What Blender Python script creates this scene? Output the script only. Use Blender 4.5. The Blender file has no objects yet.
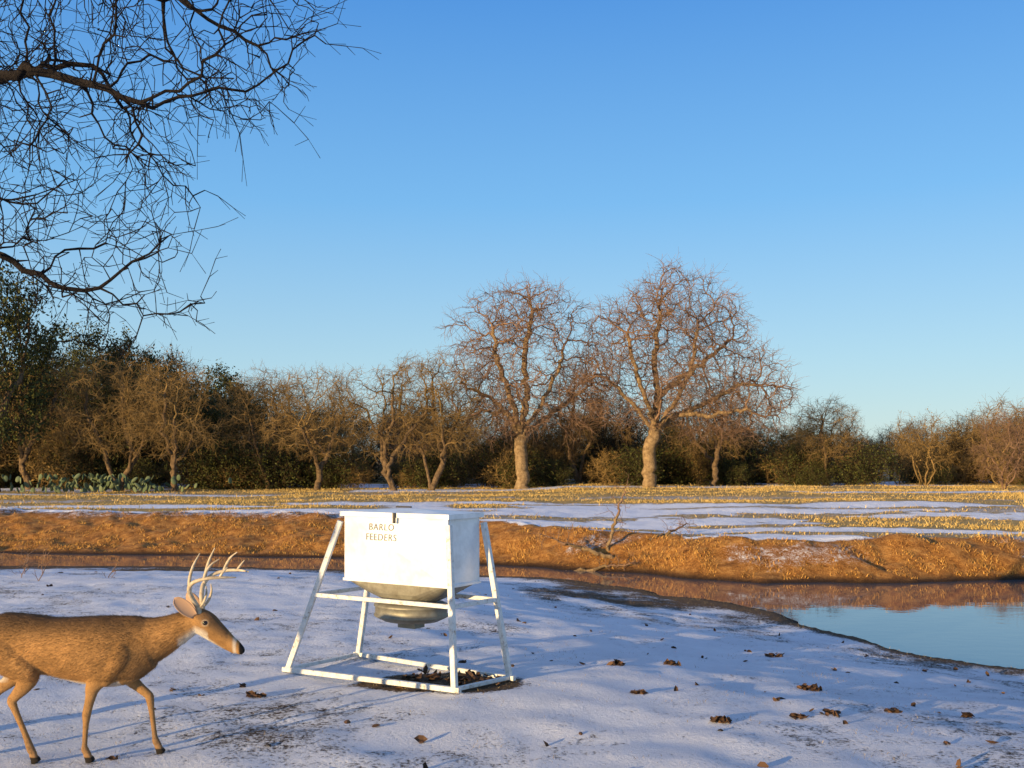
import bpy, math, random
import numpy as np
from mathutils import Vector, Matrix
rng = np.random.default_rng(7)
random.seed(7)
scene = bpy.context.scene
col = scene.collection
FOC = 1000.0; CAMH = 1.8; WL = -0.6

# ------------------------------------------------------------------ helpers
def link(o, parent=None):
    col.objects.link(o)
    if parent is not None: o.parent = parent
    return o
def empty(name, loc=(0,0,0)):
    e = bpy.data.objects.new(name, None); e.location = loc; e.empty_display_size = .2
    col.objects.link(e); return e
def make_mesh(name, V, faces, mats=(), midx=None, smooth=True):
    """faces: list of int arrays (n,k)"""
    me = bpy.data.meshes.new(name)
    V = np.asarray(V, dtype=np.float32)
    me.vertices.add(len(V)); me.vertices.foreach_set('co', V.ravel())
    faces = [np.asarray(f, dtype=np.int32) for f in faces if len(f)]
    nl = sum(f.size for f in faces); nf = sum(len(f) for f in faces)
    me.loops.add(nl); me.polygons.add(nf)
    me.loops.foreach_set('vertex_index', np.concatenate([f.ravel() for f in faces]))
    tot = np.concatenate([np.full(len(f), f.shape[1], dtype=np.int32) for f in faces])
    st = np.concatenate([[0], np.cumsum(tot)[:-1]]).astype(np.int32)
    me.polygons.foreach_set('loop_start', st)
    try: me.polygons.foreach_set('loop_total', tot)
    except Exception: pass
    me.polygons.foreach_set('use_smooth', np.full(nf, smooth, dtype=bool))
    for m in mats: me.materials.append(m)
    if midx is not None: me.polygons.foreach_set('material_index', np.asarray(midx, dtype=np.int32))
    me.update(calc_edges=True); me.validate()
    return me
def vattr(me, name, arr):
    a = me.attributes.new(name, 'FLOAT', 'POINT'); a.data.foreach_set('value', np.asarray(arr, dtype=np.float32))
def cattr(me, name, arr):
    a = me.attributes.new(name, 'FLOAT_COLOR', 'POINT')
    c = np.ones((len(arr),4), dtype=np.float32); c[:,:3] = arr
    a.data.foreach_set('color', c.ravel())
def nrm(a): return a/np.maximum(np.linalg.norm(a, axis=-1, keepdims=True), 1e-9)
_lat = {}
def vn(x, y, s, seed=0):
    if seed not in _lat: _lat[seed] = np.random.default_rng(100+seed).random((256,256))
    L = _lat[seed]; x = np.asarray(x)/s+1000.3; y = np.asarray(y)/s+1000.7
    xi = np.floor(x).astype(int); yi = np.floor(y).astype(int); fx = x-xi; fy = y-yi
    fx = fx*fx*(3-2*fx); fy = fy*fy*(3-2*fy)
    g = lambda a,b: L[a%256, b%256]
    return (g(xi,yi)*(1-fx)+g(xi+1,yi)*fx)*(1-fy)+(g(xi,yi+1)*(1-fx)+g(xi+1,yi+1)*fx)*fy
def ss(t, a=0., b=1.):
    t = np.clip((t-a)/(b-a), 0, 1); return t*t*(3-2*t)

# ------------------------------------------------------------------ materials
class NT:
    def __init__(s, name):
        s.m = bpy.data.materials.new(name); s.m.use_nodes = True
        s.t = s.m.node_tree; s.n = s.t.nodes; s.l = s.t.links
        s.b = s.n['Principled BSDF']
    def node(s, typ, **kw):
        n = s.n.new(typ)
        for k,v in kw.items():
            if k.startswith('i_'): n.inputs[k[2:].replace('_',' ')].default_value = v
            else: setattr(n, k, v)
        return n
    def noise(s, scale, detail=4, rough=.6, vec=None, dist=0):
        n = s.node('ShaderNodeTexNoise'); n.inputs['Scale'].default_value = scale
        n.inputs['Detail'].default_value = detail; n.inputs['Roughness'].default_value = rough
        n.inputs['Distortion'].default_value = dist
        if vec is not None: s.l.new(vec, n.inputs['Vector'])
        return n.outputs['Fac']
    def ramp(s, fac, stops):
        r = s.node('ShaderNodeValToRGB'); e = r.color_ramp.elements
        while len(e) < len(stops): e.new(.5)
        for el,(p,c) in zip(e, stops):
            el.position = p; el.color = (*c,1) if len(c)==3 else c
        s.l.new(fac, r.inputs[0]); return r.outputs[0]
    def mix(s, fac, a, b):
        m = s.node('ShaderNodeMix', data_type='RGBA')
        for sock, v in ((m.inputs[0],fac),(m.inputs[6],a),(m.inputs[7],b)):
            if hasattr(v,'links'): s.l.new(v, sock)
            else: sock.default_value = (*v,1) if isinstance(v,tuple) and len(v)==3 else v
        return m.outputs[2]
    def math(s, op, a, b=0., c=None, clamp=False):
        m = s.node('ShaderNodeMath', operation=op); m.use_clamp = clamp
        for i,v in enumerate((a,b)+((c,) if c is not None else ())):
            if hasattr(v,'links'): s.l.new(v, m.inputs[i])
            else: m.inputs[i].default_value = v
        return m.outputs[0]
    def bump(s, h, strength=.5, dist=.02):
        b = s.node('ShaderNodeBump'); b.inputs['Strength'].default_value = strength; b.inputs['Distance'].default_value = dist
        s.l.new(h, b.inputs['Height']); s.l.new(b.outputs[0], s.b.inputs['Normal']); return b
    def color(s, c):
        if hasattr(c,'links'): s.l.new(c, s.b.inputs['Base Color'])
        else: s.b.inputs['Base Color'].default_value = (*c,1)
    def set(s, **kw):
        for k,v in kw.items(): s.b.inputs[k.replace('_',' ')].default_value = v
    def obj(s): return s.node('ShaderNodeTexCoord').outputs['Object']
    def attr(s, name, out='Fac'):
        return s.node('ShaderNodeAttribute', attribute_name=name).outputs[out]

def bark_mat(name, dark, light, scale=6., spec=.1):
    k = NT(name); o = k.obj()
    f = k.noise(scale, 5, .7, o)
    k.color(k.ramp(f, [(.3,dark),(.7,light)])); k.set(Roughness=.9); k.b.inputs['Specular IOR Level'].default_value = spec
    f2 = k.noise(scale*4, 4, .7, o); k.bump(f2, .9, .06); return k.m
M_bark = bark_mat('oak_bark', (.12,.075,.04), (.42,.29,.155))
M_twig = bark_mat('oak_twig', (.14,.082,.052), (.34,.21,.135), 2.)
M_bark2 = bark_mat('mesquite_bark', (.06,.04,.025), (.25,.165,.09))
M_twig2 = bark_mat('mesquite_twig', (.11,.074,.03), (.36,.23,.09), 1.)
M_barkN = bark_mat('overhang_bark', (.015,.012,.011), (.05,.04,.035), 20.)  # shade on the overhanging branches is put into this dark bark colour
M_twig3 = bark_mat('brush_twig', (.028,.021,.013), (.11,.076,.036), .8)
def leaf_mat(name, a, b):
    k = NT(name); geo = k.node('ShaderNodeNewGeometry')
    k.color(k.ramp(geo.outputs['Random Per Island'], [(0.,a),(1.,b)])); k.set(Roughness=.7)
    k.b.inputs['Specular IOR Level'].default_value = .2; return k.m
M_leaf_ev = leaf_mat('live_oak_leaf', (.015,.022,.007), (.095,.095,.02))
M_leaf_dry = leaf_mat('dry_leaf', (.12,.075,.022), (.32,.20,.06))
M_leaf_brown = leaf_mat('brown_leaf_snow', (.03,.018,.012), (.12,.065,.035))
M_grass = leaf_mat('dry_grass_blade', (.24,.15,.045), (.74,.52,.18))
M_grass2 = leaf_mat('bank_grass_blade', (.14,.06,.016), (.66,.36,.09))
M_grass3 = leaf_mat('tuft_blade', (.16,.12,.07), (.42,.32,.17))
M_cactus = leaf_mat('cactus_pad', (.07,.10,.05), (.16,.19,.10))

# ------------------------------------------------------------------ terrain
near_sh = [(-60,25),(-30,24.2),(-19,23.4),(-11.8,22.9),(-7.1,22.5),(-3.85,22.1),(-1.36,21.6),(.98,20.3),(2.4,18.9),(3.25,17.6),(3.75,16.4),(4.25,14.8),(4.70,13.5),(5.3,12.4),(5.95,11.6),(7.2,10.8),(9,10),(13,9),(19,9.5)]
far_sh = [(24,14),(22,20),(16,20.8),(12.3,20.8),(10.5,20.5),(7.8,20.1),(5,20.1),(3.6,20.7),(2.3,22.0),(-.28,23.5),(-4.35,25.3),(-13.7,26.9),(-30,28.6),(-60,29.5)]
poly = np.array(near_sh+far_sh, float)
nN = len(near_sh)
def segdist(x, y, a, b):
    ax,ay = a; bx,by = b; dx,dy = bx-ax, by-ay
    t = np.clip(((x-ax)*dx+(y-ay)*dy)/(dx*dx+dy*dy),0,1)
    return np.hypot(x-ax-t*dx, y-ay-t*dy)
def pond(x, y):
    x = x + (vn(x,y,1.1,5)-.5)*.5 + (vn(x,y,.35,6)-.5)*.16
    y = y + (vn(x,y,1.1,7)-.5)*.5 + (vn(x,y,.35,8)-.5)*.16
    dn = np.full(x.shape,1e9); df = dn.copy(); inside = np.zeros(x.shape,bool)
    n = len(poly)
    for i in range(n):
        a = poly[i]; b = poly[(i+1)%n]; d = segdist(x,y,a,b)
        if i < nN-1: dn = np.minimum(dn,d)
        else: df = np.minimum(df,d)
        c = ((a[1]>y)!=(b[1]>y))
        with np.errstate(divide='ignore', invalid='ignore'):
            xi = (b[0]-a[0])*(y-a[1])/(b[1]-a[1]+1e-12)+a[0]
        inside ^= c & (x<xi)
    sd = np.minimum(dn,df); sd = np.where(inside,-sd,sd)
    return sd, ss((df-dn)/2.0+.5)
def bankw(x): return 1.7 + 2.6*ss(-x,-3,6)
def terrain(x, y):
    x = np.asarray(x,float); y = np.asarray(y,float)
    sd, near = pond(x,y)
    p = np.maximum(sd,0)
    zn = WL + .07*np.minimum(1,p/.2) + .53*ss(p/7)
    W = bankw(x); rgt = ss(x,-1,4)
    zf = WL + .05*np.minimum(1,p/.15)+ (.78-.18*rgt+.1*vn(x,y,3,9))*ss(p/W)**.85 + (.06+.36*rgt)*ss(p/30)
    zf = zf + (.16*(vn(x,y,.8,10)-.5)+.11*(vn(x,y,.3,12)-.5))*ss(p/.5)*(1-ss(p,W*.9,W*1.5))
    z = zn*near+zf*(1-near)
    z = z + ss(p/1.)*((vn(x,y,5,1)-.5)*.07+(vn(x,y,1.2,2)-.5)*.035+(vn(x,y,.4,3)-.5)*.026+(vn(x,y,.17,4)-.5)*.020)
    z = np.where(sd<0, WL-np.minimum(.6,-sd*.35), z)
    far = ss(np.hypot(x,y),60,400); z = z+far*(vn(x,y,60,11)-.5)*3
    return z
def tz(x,y): return float(terrain(np.array([x]),np.array([y]))[0])
def axis(lo, hi, step, out, n):
    c = np.arange(lo,hi+1e-6,step); g = step*np.cumsum(1.12**np.arange(1,400)); g = g[g<out]
    g = np.append(g,out)
    return np.concatenate([(lo-g)[::-1], c, hi+g])
X = axis(-15,15,.1,700,0); Y = axis(4,31,.095,700,0)
XX,YY = np.meshgrid(X,Y); ZZ = terrain(XX,YY)
nx,ny = len(X),len(Y)
V = np.stack([XX.ravel(),YY.ravel(),ZZ.ravel()],1)
i = np.arange(nx-1)[None,:]+np.arange(ny-1)[:,None]*nx; i = i.ravel()
F = np.stack([i,i+1,i+1+nx,i+nx],1)

def zones(x,y):
    sd,near = pond(x,y); p = np.maximum(sd,0)
    W = bankw(x)
    n1 = vn(x,y,2.2,20); n2 = vn(x,y,.7,21); n3 = vn(x*.3,y,1.0,22); n4=vn(x*.5,y,.28,23); n5=vn(x*.16,y,1.7,24)
    # snow near
    sn = .80 + .30*(n1-.5)+.25*(n2-.5)+.22*(n4-.5)
    sn = sn - .75*(1-ss(p,.1,.8)) - .35*(1-ss(p,.5,3.0))*ss(n1,.35,.7)
    sn = sn - .45*ss(-x,5,8)*(1-ss(p+1.6*(n2-.5),1.2,3.2))
    e = np.hypot((x+.62)/.72,(y-8.22)/.36)
    sn = sn - 1.1*(1-ss(e+.5*(n2-.5),.75,1.1))
    e2 = np.hypot((x-2.0)/2.4,(y-17.2)/1.8); sn = sn-.36*(1-ss(e2+.9*(n2-.5),.4,1.25))
    e3 = np.hypot((x+2.4)/2.2,(y-6.9)/1.0); sn = sn-.14*(1-ss(e3,.4,1.3))
    # far
    sf = .06 + .42*ss(n5+.25*(n2-.5),.46,.58)
    band = ss(x+ (y-21)*.22,-3.5,0.5)*ss(p,W*.8,W*1.05)*(1-ss(y+6*(n3-.5),35,38))
    sf = np.maximum(sf, band*(1.-.62*ss(n3+.25*(n2-.5),.56,.68)))
    pt = 1-ss(np.hypot((x-12.)/4.6,(y-27.5)/2.6)+.5*(n2-.5),.7,1.15); sf = sf*(1-.85*pt)
    lft = ss(-x,-1,4)*ss(p,W*.9,W*1.1)*(1-ss(y,36,44))
    sf = np.maximum(sf, lft*.9*ss(n5+.12*(n2-.5)+.12*ss(-x,12,20),.42,.52))
    sf = np.maximum(sf, ss(y,40,44)*(1-ss(y,70,90))*.85*ss(n5,.46,.56))
    sf = sf*(ss(p,W*.6,W*.95)) + .42*(1-ss(p,W*.6,W))*ss(n3,.72,.85)*ss(p,.3,.8)
    bank = (1-ss(p+.8*(n2-.5),W*.9,W*1.2))*(1-near)
    return sn*near+sf*(1-near), bank, near, sd
S,B,Nr,SD = zones(XX,YY)
k = NT('ground_snow_soil_grass')
geo = k.node('ShaderNodeNewGeometry'); pos = geo.outputs['Position']
n_s = k.noise(5,7,.7,pos); n_f = k.noise(34,5,.75,pos); n_m = k.noise(1.6,5,.6,pos); n_g = k.noise(120,3,.6,pos)
n_sf = k.math('ADD', k.math('MULTIPLY',n_s,.5), k.math('MULTIPLY',n_f,.5))
soil = k.ramp(n_sf,[(.36,(.07,.026,.007)),(.47,(.30,.125,.029)),(.56,(.50,.24,.062)),(.66,(.66,.38,.12))])
straw = k.ramp(n_f,[(.3,(.20,.13,.05)),(.5,(.46,.31,.11)),(.72,(.64,.48,.20))])
litter = k.ramp(n_f,[(.3,(.05,.032,.018)),(.55,(.14,.09,.05)),(.75,(.30,.21,.12))])
base = k.mix(k.attr('nearside'), straw, litter)
base = k.mix(k.attr('bank'), base, soil)
wet = k.attr('wet'); base = k.mix(wet, base, (.03,.017,.009))
sv = k.math('ADD', k.attr('snow'), k.math('MULTIPLY_ADD', n_f, 1.6, -.80))
sv = k.math('ADD', sv, k.math('MULTIPLY_ADD', n_s, 1.1, -.55))
mr = k.node('ShaderNodeMapRange', interpolation_type='SMOOTHSTEP'); k.l.new(sv, mr.inputs[0])
mr.inputs[1].default_value = .36; mr.inputs[2].default_value = .66
sf = mr.outputs[0]
snowc = k.ramp(n_m,[(.3,(.80,.81,.86)),(.7,(.93,.94,.98))])
k.color(k.mix(sf, base, snowc)); k.set(Roughness=.85); k.b.inputs['Specular IOR Level'].default_value=.15
hgt = k.math('ADD', k.math('MULTIPLY', n_s, .6), k.math('MULTIPLY', n_f, .34))
hgt = k.math('ADD', hgt, k.math('MULTIPLY', sf, .12)); hgt = k.math('ADD', hgt, k.math('MULTIPLY', n_g, .08))
k.bump(hgt, 1.0, .10)
me = make_mesh('ground', V, [F], [k.m])
vattr(me,'snow',S.ravel()); vattr(me,'bank',B.ravel()); vattr(me,'nearside',Nr.ravel())
vattr(me,'wet',(1-ss(SD.ravel(),.02,.35)))
link(bpy.data.objects.new('ground',me))

# water
k = NT('pond_water'); pos = k.node('ShaderNodeNewGeometry').outputs['Position']
k.color((.055,.08,.10)); k.set(Roughness=.02, IOR=1.6); k.b.inputs['Specular IOR Level'].default_value=1.
mp = k.node('ShaderNodeMapping'); mp.inputs['Scale'].default_value=(1,1.6,1); k.l.new(pos,mp.inputs[0])
k.bump(k.noise(3.,3,.5,mp.outputs[0]), .07, .02)
wx,wy = np.meshgrid(np.linspace(-60,26,40),np.linspace(7,31,20))
Vw = np.stack([wx.ravel(),wy.ravel(),np.full(wx.size,WL)],1)
ii = (np.arange(39)[None,:]+np.arange(19)[:,None]*40).ravel()
me = make_mesh('pond_water',Vw,[np.stack([ii,ii+1,ii+41,ii+40],1)],[k.m]); link(bpy.data.objects.new('pond_water',me))

# ------------------------------------------------------------------ trees
def frame(D):
    ref = np.array([.31,.92,.22]); ref/=np.linalg.norm(ref)
    a = np.cross(D, ref); bad = np.linalg.norm(a,axis=1)<.15
    if bad.any(): a[bad] = np.cross(D[bad], np.array([1.,0,0]))
    a = nrm(a); b = np.cross(D,a); return a,b
def tubes(P0,P1,R0,R1,D0,D1,k,off):
    n=len(P0); th = np.arange(k)*2*math.pi/k; c=np.cos(th)[None,:,None]; s=np.sin(th)[None,:,None]
    a0,b0=frame(D0); a1,b1=frame(D1)
    r0 = P0[:,None,:]+R0[:,None,None]*(a0[:,None,:]*c+b0[:,None,:]*s)
    r1 = P1[:,None,:]+R1[:,None,None]*(a1[:,None,:]*c+b1[:,None,:]*s)
    V = np.concatenate([r0,r1],1).reshape(-1,3)
    j=np.arange(k); q = np.stack([j,(j+1)%k,k+(j+1)%k,k+j],1)
    F = (np.arange(n)[:,None,None]*2*k+q[None]).reshape(-1,4)+off
    return V,F
def ellipsoid_pts(r, n, c, rad, shell=.0):
    p = nrm(r.normal(size=(n,3))); q = r.random(n)**(1/3.)
    q = shell+(1-shell)*q
    return np.array(c)+p*q[:,None]*np.array(rad)
def grow(seed, trunks, A, step, di, dk, jit=.25, trop=(0,0,.05), iters=250, maxn=30000):
    r = np.random.default_rng(seed)
    P = []; par = []
    for tr in trunks:
        tr = [np.array(t,float) for t in tr]
        if not P: P.append(tr[0]); par.append(-1); prev=0
        else: prev=int(np.argmin(np.linalg.norm(np.array(P)-tr[0],axis=1)))
        for a,b in zip(tr[:-1],tr[1:]):
            m = max(1,int(np.linalg.norm(b-a)/step))
            for q in range(1,m+1):
                pt = a+(b-a)*q/m + r.normal(size=3)*step*.22
                P.append(pt); par.append(prev); prev=len(P)-1
    N=len(P); Pa=np.zeros((maxn,3)); Pa[:N]=P; pr=np.full(maxn,-1); pr[:N]=par
    ch=np.zeros(maxn,int)
    for q in range(1,N): ch[pr[q]]+=1
    d = np.linalg.norm(A[:,None]-Pa[None,:N],axis=2); ni=d.argmin(1); nd=d.min(1); alive=np.ones(len(A),bool)
    trop=np.array(trop)
    for it in range(iters):
        act = alive&(nd<di)
        if not act.any():
            if not alive.any(): break
            act = alive&(nd<=nd[alive].min()+1e-6)
        u,inv = np.unique(ni[act],return_inverse=True)
        v = nrm(A[act]-Pa[ni[act]]); s=np.zeros((len(u),3)); np.add.at(s,inv,v)
        s = nrm(s)
        pd = np.zeros_like(s); has=pr[u]>=0; pd[has]=nrm(Pa[u[has]]-Pa[pr[u[has]]])
        s = nrm(s + .25*pd + jit*r.normal(size=s.shape)+trop)
        ok = ch[u]<3; stuck = u[~ok]
        if len(stuck): alive[np.isin(ni,stuck)&act]=False
        u=u[ok]; s=s[ok]
        if not len(u): continue
        m=len(u)
        if N+m>=maxn: break
        Pa[N:N+m]=Pa[u]+s*step; pr[N:N+m]=u; ch[u]+=1
        dd = np.linalg.norm(A[:,None]-Pa[None,N:N+m],axis=2); mi=dd.argmin(1); md=dd.min(1)
        b=md<nd; ni[b]=mi[b]+N; nd[b]=md[b]; N+=m
        alive &= nd>dk
        if not alive.any(): break
    return Pa[:N],pr[:N]
def tree_mesh(name, seed, P, pr, R, r0, mats, twigs=2, tl=.5, tr=.006, tdroop=-.1, thr=.03, leaves=0, lsize=.06, lspread=.3, lmat=2, tzig=.35, flare=1.35, baseflare=.6):
    r = np.random.default_rng(seed+999); N=len(P)
    cnt = np.zeros(N); kids=np.bincount(pr[1:][pr[1:]>=0],minlength=N)
    cnt[kids==0]=1
    for q in range(N-1,0,-1):
        if pr[q]>=0: cnt[pr[q]]+=cnt[q]
    e = math.log(max(cnt[0],2))/math.log(R/r0); rad = r0*np.maximum(cnt,1)**(1/e)
    z0=P[0,2]; rad = rad*(1+baseflare*np.exp(-(P[:,2]-z0)/(.9*R+.05)))
    D=np.zeros((N,3)); D[0]=(0,0,1); D[1:]=nrm(P[1:]-P[pr[1:]])
    main=np.full(N,-1); best=np.zeros(N)
    for q in range(1,N):
        p=pr[q]
        if cnt[q]>best[p]: best[p]=cnt[q]; main[p]=q
    c=np.arange(1,N); p=pr[1:]; ism = main[p]==c
    Dm = D.copy(); has=main>=0; Dm[has]=nrm(D[has]+D[main[has]])
    R0=np.where(ism,rad[p],np.minimum(rad[p]*.9,rad[c]*flare)); D0=np.where(ism[:,None],Dm[p],D[c])
    Vs=[];Fs=[];Mi=[];off=0
    big = rad[c]>thr*1.5
    for sel,kk,mi in ((big,9,0),(~big,4,1)):
        if sel.any():
            V,F=tubes(P[p][sel],P[c][sel],R0[sel],rad[c][sel],D0[sel],Dm[c][sel],kk,off); Vs.append(V);Fs.append(F);off+=len(V);Mi.append(np.full(len(F),mi))
    # twigs
    src=np.where(rad<thr)[0]; tips=[]
    if twigs and len(src):
        b=np.repeat(src,twigs); n=len(b)
        d=nrm(D[b]*.8+r.normal(size=(n,3))*.75+np.array([0,0,tdroop])); p0=P[b]+D[b]*0; L=tl*(.5+r.random(n))
        rr=np.minimum(rad[b]*.8,tr)
        for s in range(3):
            d2=nrm(d+r.normal(size=(n,3))*tzig+np.array([0,0,tdroop*.6])); p1=p0+d2*(L/3)[:,None]
            V,F=tubes(p0,p1,rr*(1-s*.25),rr*(.75-s*.25)+.0012,d,d2,3,off); Vs.append(V);Fs.append(F);off+=len(V);Mi.append(np.full(len(F),1))
            if s<2:   # side spur
                d3=nrm(d2+r.normal(size=(n,3))*.8); p3=p1+d3*(L*.3*(.4+r.random(n)))[:,None]
                V,F=tubes(p1,p3,rr*(.6-s*.2)+.001,rr*.2+.0008,d3,d3,3,off); Vs.append(V);Fs.append(F);off+=len(V);Mi.append(np.full(len(F),1)); tips.append(p3)
            tips.append(p1); p0=p1;d=d2
    if leaves:
        T=np.concatenate(tips) if tips else P[src]
        keep=T[r.random(len(T))<leaves]
        m=5
        Cn=np.repeat(keep,m,0)+r.normal(size=(len(keep)*m,3))*lspread
        n=len(Cn); a=nrm(r.normal(size=(n,3))); b_=nrm(np.cross(a,r.normal(size=(n,3)))); s=lsize*(.6+.8*r.random(n))[:,None]
        V=np.stack([Cn-a*s,Cn+b_*s*.5,Cn+a*s,Cn-b_*s*.5],1).reshape(-1,3)
        F=np.arange(n*4).reshape(n,4)+off; Vs.append(V);Fs.append(F);off+=len(V);Mi.append(np.full(n,lmat))
    return make_mesh(name,np.concatenate(Vs),[np.concatenate(Fs)],mats,np.concatenate(Mi))

def oak(name, seed, fork, limbs, ells, mats=(M_bark,M_twig), R=.35, clump=.36):
    r=np.random.default_rng(seed)
    A=np.concatenate([ellipsoid_pts(r,n,c,rd,.0) for n,c,rd in ells]); A=A[A[:,2]>2.6]
    c=vn(A[:,0]*1.0+A[:,1]*.7,A[:,2]+A[:,1]*.6,1.2,seed+40); A=A[c>clump]
    tr=[[(0,0,-.3),(fork[0]*.2-.06,.05,fork[2]*.55),fork]]+limbs
    P,pr=grow(seed,tr,A,.25,1.9,.33,jit=.42,trop=(0,0,-.02))
    return tree_mesh(name,seed,P,pr,R,.015,mats,twigs=2,tl=.9,tr=.012,tdroop=-.05,thr=.045,baseflare=.3)
f=(.25,0,3.0)
limbsA=[[f,(-.7,.3,4.2),(-1.6,.5,5.3),(-2.6,.3,6.0)],[f,(-.2,-.3,4.6),(-.9,-.6,6.3),(-1.3,-.5,8.2)],[f,(.5,.4,4.8),(.3,.6,6.8),(.6,.2,9.3)],
  [f,(1.2,-.5,4.4),(2.0,-.9,6.2),(2.4,-1.,8.6)],[(.5,.4,4.8),(1.9,1.2,6.),(3.6,1.4,7.2),(4.6,1.2,8.)],[f,(1.5,.3,3.9),(3.0,.2,4.5),(4.6,0,5.4),(5.8,-.2,5.5)],
  [(1.5,.3,3.9),(2.9,-1.0,3.8),(4.5,-1.6,4.1),(5.8,-1.8,3.6)],[f,(.4,-1.3,4.2),(.2,-2.6,5.4)],[f,(.2,1.4,4.3),(-.2,2.7,5.6)]]
me=oak('bare_oak_tree',11,f,limbsA,[(2300,(1.0,0,7.3),(4.5,3.8,4.5)),(1200,(3.8,0,5.1),(4.0,3.0,2.8)),(450,(-1.9,0,5.4),(2.6,2.2,2.4))])
o=link(bpy.data.objects.new('bare_oak_tree',me)); o.location=(7.3,53,tz(7.3,53)-.05)
f=(-.1,0,2.9)
limbsB=[[f,(-.9,.2,4.2),(-2.0,.5,5.2),(-3.2,.4,5.6)],[f,(-.6,-.4,4.8),(-1.4,-.6,6.8),(-1.7,-.8,8.8)],[f,(.2,.3,5.0),(.1,.5,7.4),(.5,.2,9.8)],
  [f,(.9,-.3,4.5),(1.8,-.6,6.3),(2.4,-.5,8.2)],[f,(1.2,.5,3.9),(2.4,.9,4.8),(3.5,.7,5.6)],[f,(0,-1.2,4.4),(-.4,-2.2,5.6)],[f,(.1,1.2,4.4),(.5,2.4,5.8)],[(-.9,.2,4.2),(-2.2,-.6,4.2),(-3.3,-.9,3.8)]]
me=oak('bare_oak_tree',23,f,limbsB,[(2100,(.1,0,7.1),(4.5,3.6,4.3)),(800,(-1.6,0,4.8),(2.8,2.4,2.1)),(700,(2.6,0,5.6),(2.7,2.2,2.8))])
o=link(bpy.data.objects.new('bare_oak_tree',me)); o.location=(.6,54,tz(.6,54)-.05)
# mesquites variants
mesq=[]
for s in range(4):
    r=np.random.default_rng(50+s); H=7.5
    A=np.concatenate([ellipsoid_pts(r,700,(0,0,H*.62),(3.1,3.,H*.36),.0),ellipsoid_pts(r,260,(0,0,H*.45),(3.6,3.2,H*.22),.1)]); A=A[A[:,2]>1.5]
    c=vn(A[:,0]+A[:,1]*.7,A[:,2],1.1,60+s); A=A[c>.40]
    trs=[[(0,0,-.3),(-.5+.3*s,.1,1.3),(-.9+.2*s,.2,2.4),(-1.6,.5,4.2),(-1.5,.3,5.6)],[(0,0,-.1),(.5,-.1,1.2),(1.1-.2*s,-.2,2.6),(1.6,-.4,4.4)],[(.5,-.1,1.2),(.6,-.9,2.6),(.3,-1.4,4.6)],[(.6,0,1.9),(.2,.6,3.6),(.1,.4,5.8)]]
    if s==2: trs=[[(0,0,-.3),(.3,-.1,1.2),(.7,-.2,2.0)],[(.7,-.2,2.0),(1.6,-.4,4.2)],[(.7,-.2,2.0),(-.6,.4,3.8)],[(.3,-.1,1.2),(-1.2,-.5,2.8),(-2,-.6,4)]]
    P,pr=grow(70+s,trs,A,.25,1.7,.33,jit=.5,trop=(0,0,-.03))
    mesq.append(tree_mesh('mesquite_mesh',s,P,pr,.19,.010,(M_bark2,M_twig2),twigs=3,tl=.6,tr=.009,thr=.04,tdroop=-.05,baseflare=.2))
for (x,y,s,rz,v) in [(-20.6,52.5,1.02,.4,0),(-17.2,51,.95,2.2,1),(-10.4,53,.90,1.0,2),(-6.2,52.8,1.06,3.4,3),(-4.3,53.2,1.0,.2,1),(-13.6,56,.95,4.4,0),(11.5,57,.95,5.1,2),(-26,54,1.1,3.,3),(3.9,58,1.0,2.6,1),(18,57,.7,1.3,0)]:
    o=link(bpy.data.objects.new('mesquite_tree',mesq[v])); o.location=(x,y,tz(x,y)); o.scale=(s,s,s*(.95+.1*random.random())); o.rotation_euler=(0,0,rz)

# woodland
brush=[]
for s in range(5):
    r=np.random.default_rng(80+s); H=6.
    A=np.concatenate([ellipsoid_pts(r,380,(0,0,H*.55),(2.3,2.3,H*.45),.0)]); A=A[A[:,2]>.5]
    c=vn(A[:,0]+A[:,1]*.7,A[:,2],1.3,180+s); A=A[c>.37]
    trs=[[(0,0,-.3),(r.normal()*.5,r.normal()*.5,1.2),(r.normal()*1.,r.normal()*1.,3.)] for _ in range(4)]
    P,pr=grow(90+s,trs,A,.26,1.5,.36,jit=.5)
    brush.append(tree_mesh('brush_tree_mesh',s,P,pr,.13,.012,(M_bark2,(M_twig2,M_twig3,M_twig2,M_twig3,M_twig)[s],M_leaf_dry),twigs=3,tl=.85,tr=.013,thr=.05,leaves=(.0,.04,.04,.06,0)[s],lsize=.06,lspread=.15))
ever=[]
for s in range(3):
    r=np.random.default_rng(120+s); H=8.
    A=ellipsoid_pts(r,420,(0,0,H*.58),(3.,2.8,H*.40),.3); c=vn(A[:,0]+A[:,1]*.5,A[:,2],1.7,130+s); A=A[(c>.46)&(A[:,2]>1.2)]
    trs=[[(0,0,-.3),(.2,0,1.0),(.5*(-1)**s,.1,2.2)]]
    P,pr=grow(140+s,trs,A,.3,2.2,.42,jit=.35)
    ever.append(tree_mesh('live_oak_mesh',s,P,pr,.25,.012,(M_bark2,M_twig3,M_leaf_ev),twigs=2,tl=.7,tr=.01,thr=.035,leaves=(.8,.8,.35)[s],lsize=.08,lspread=.14))
shr=[]
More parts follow.
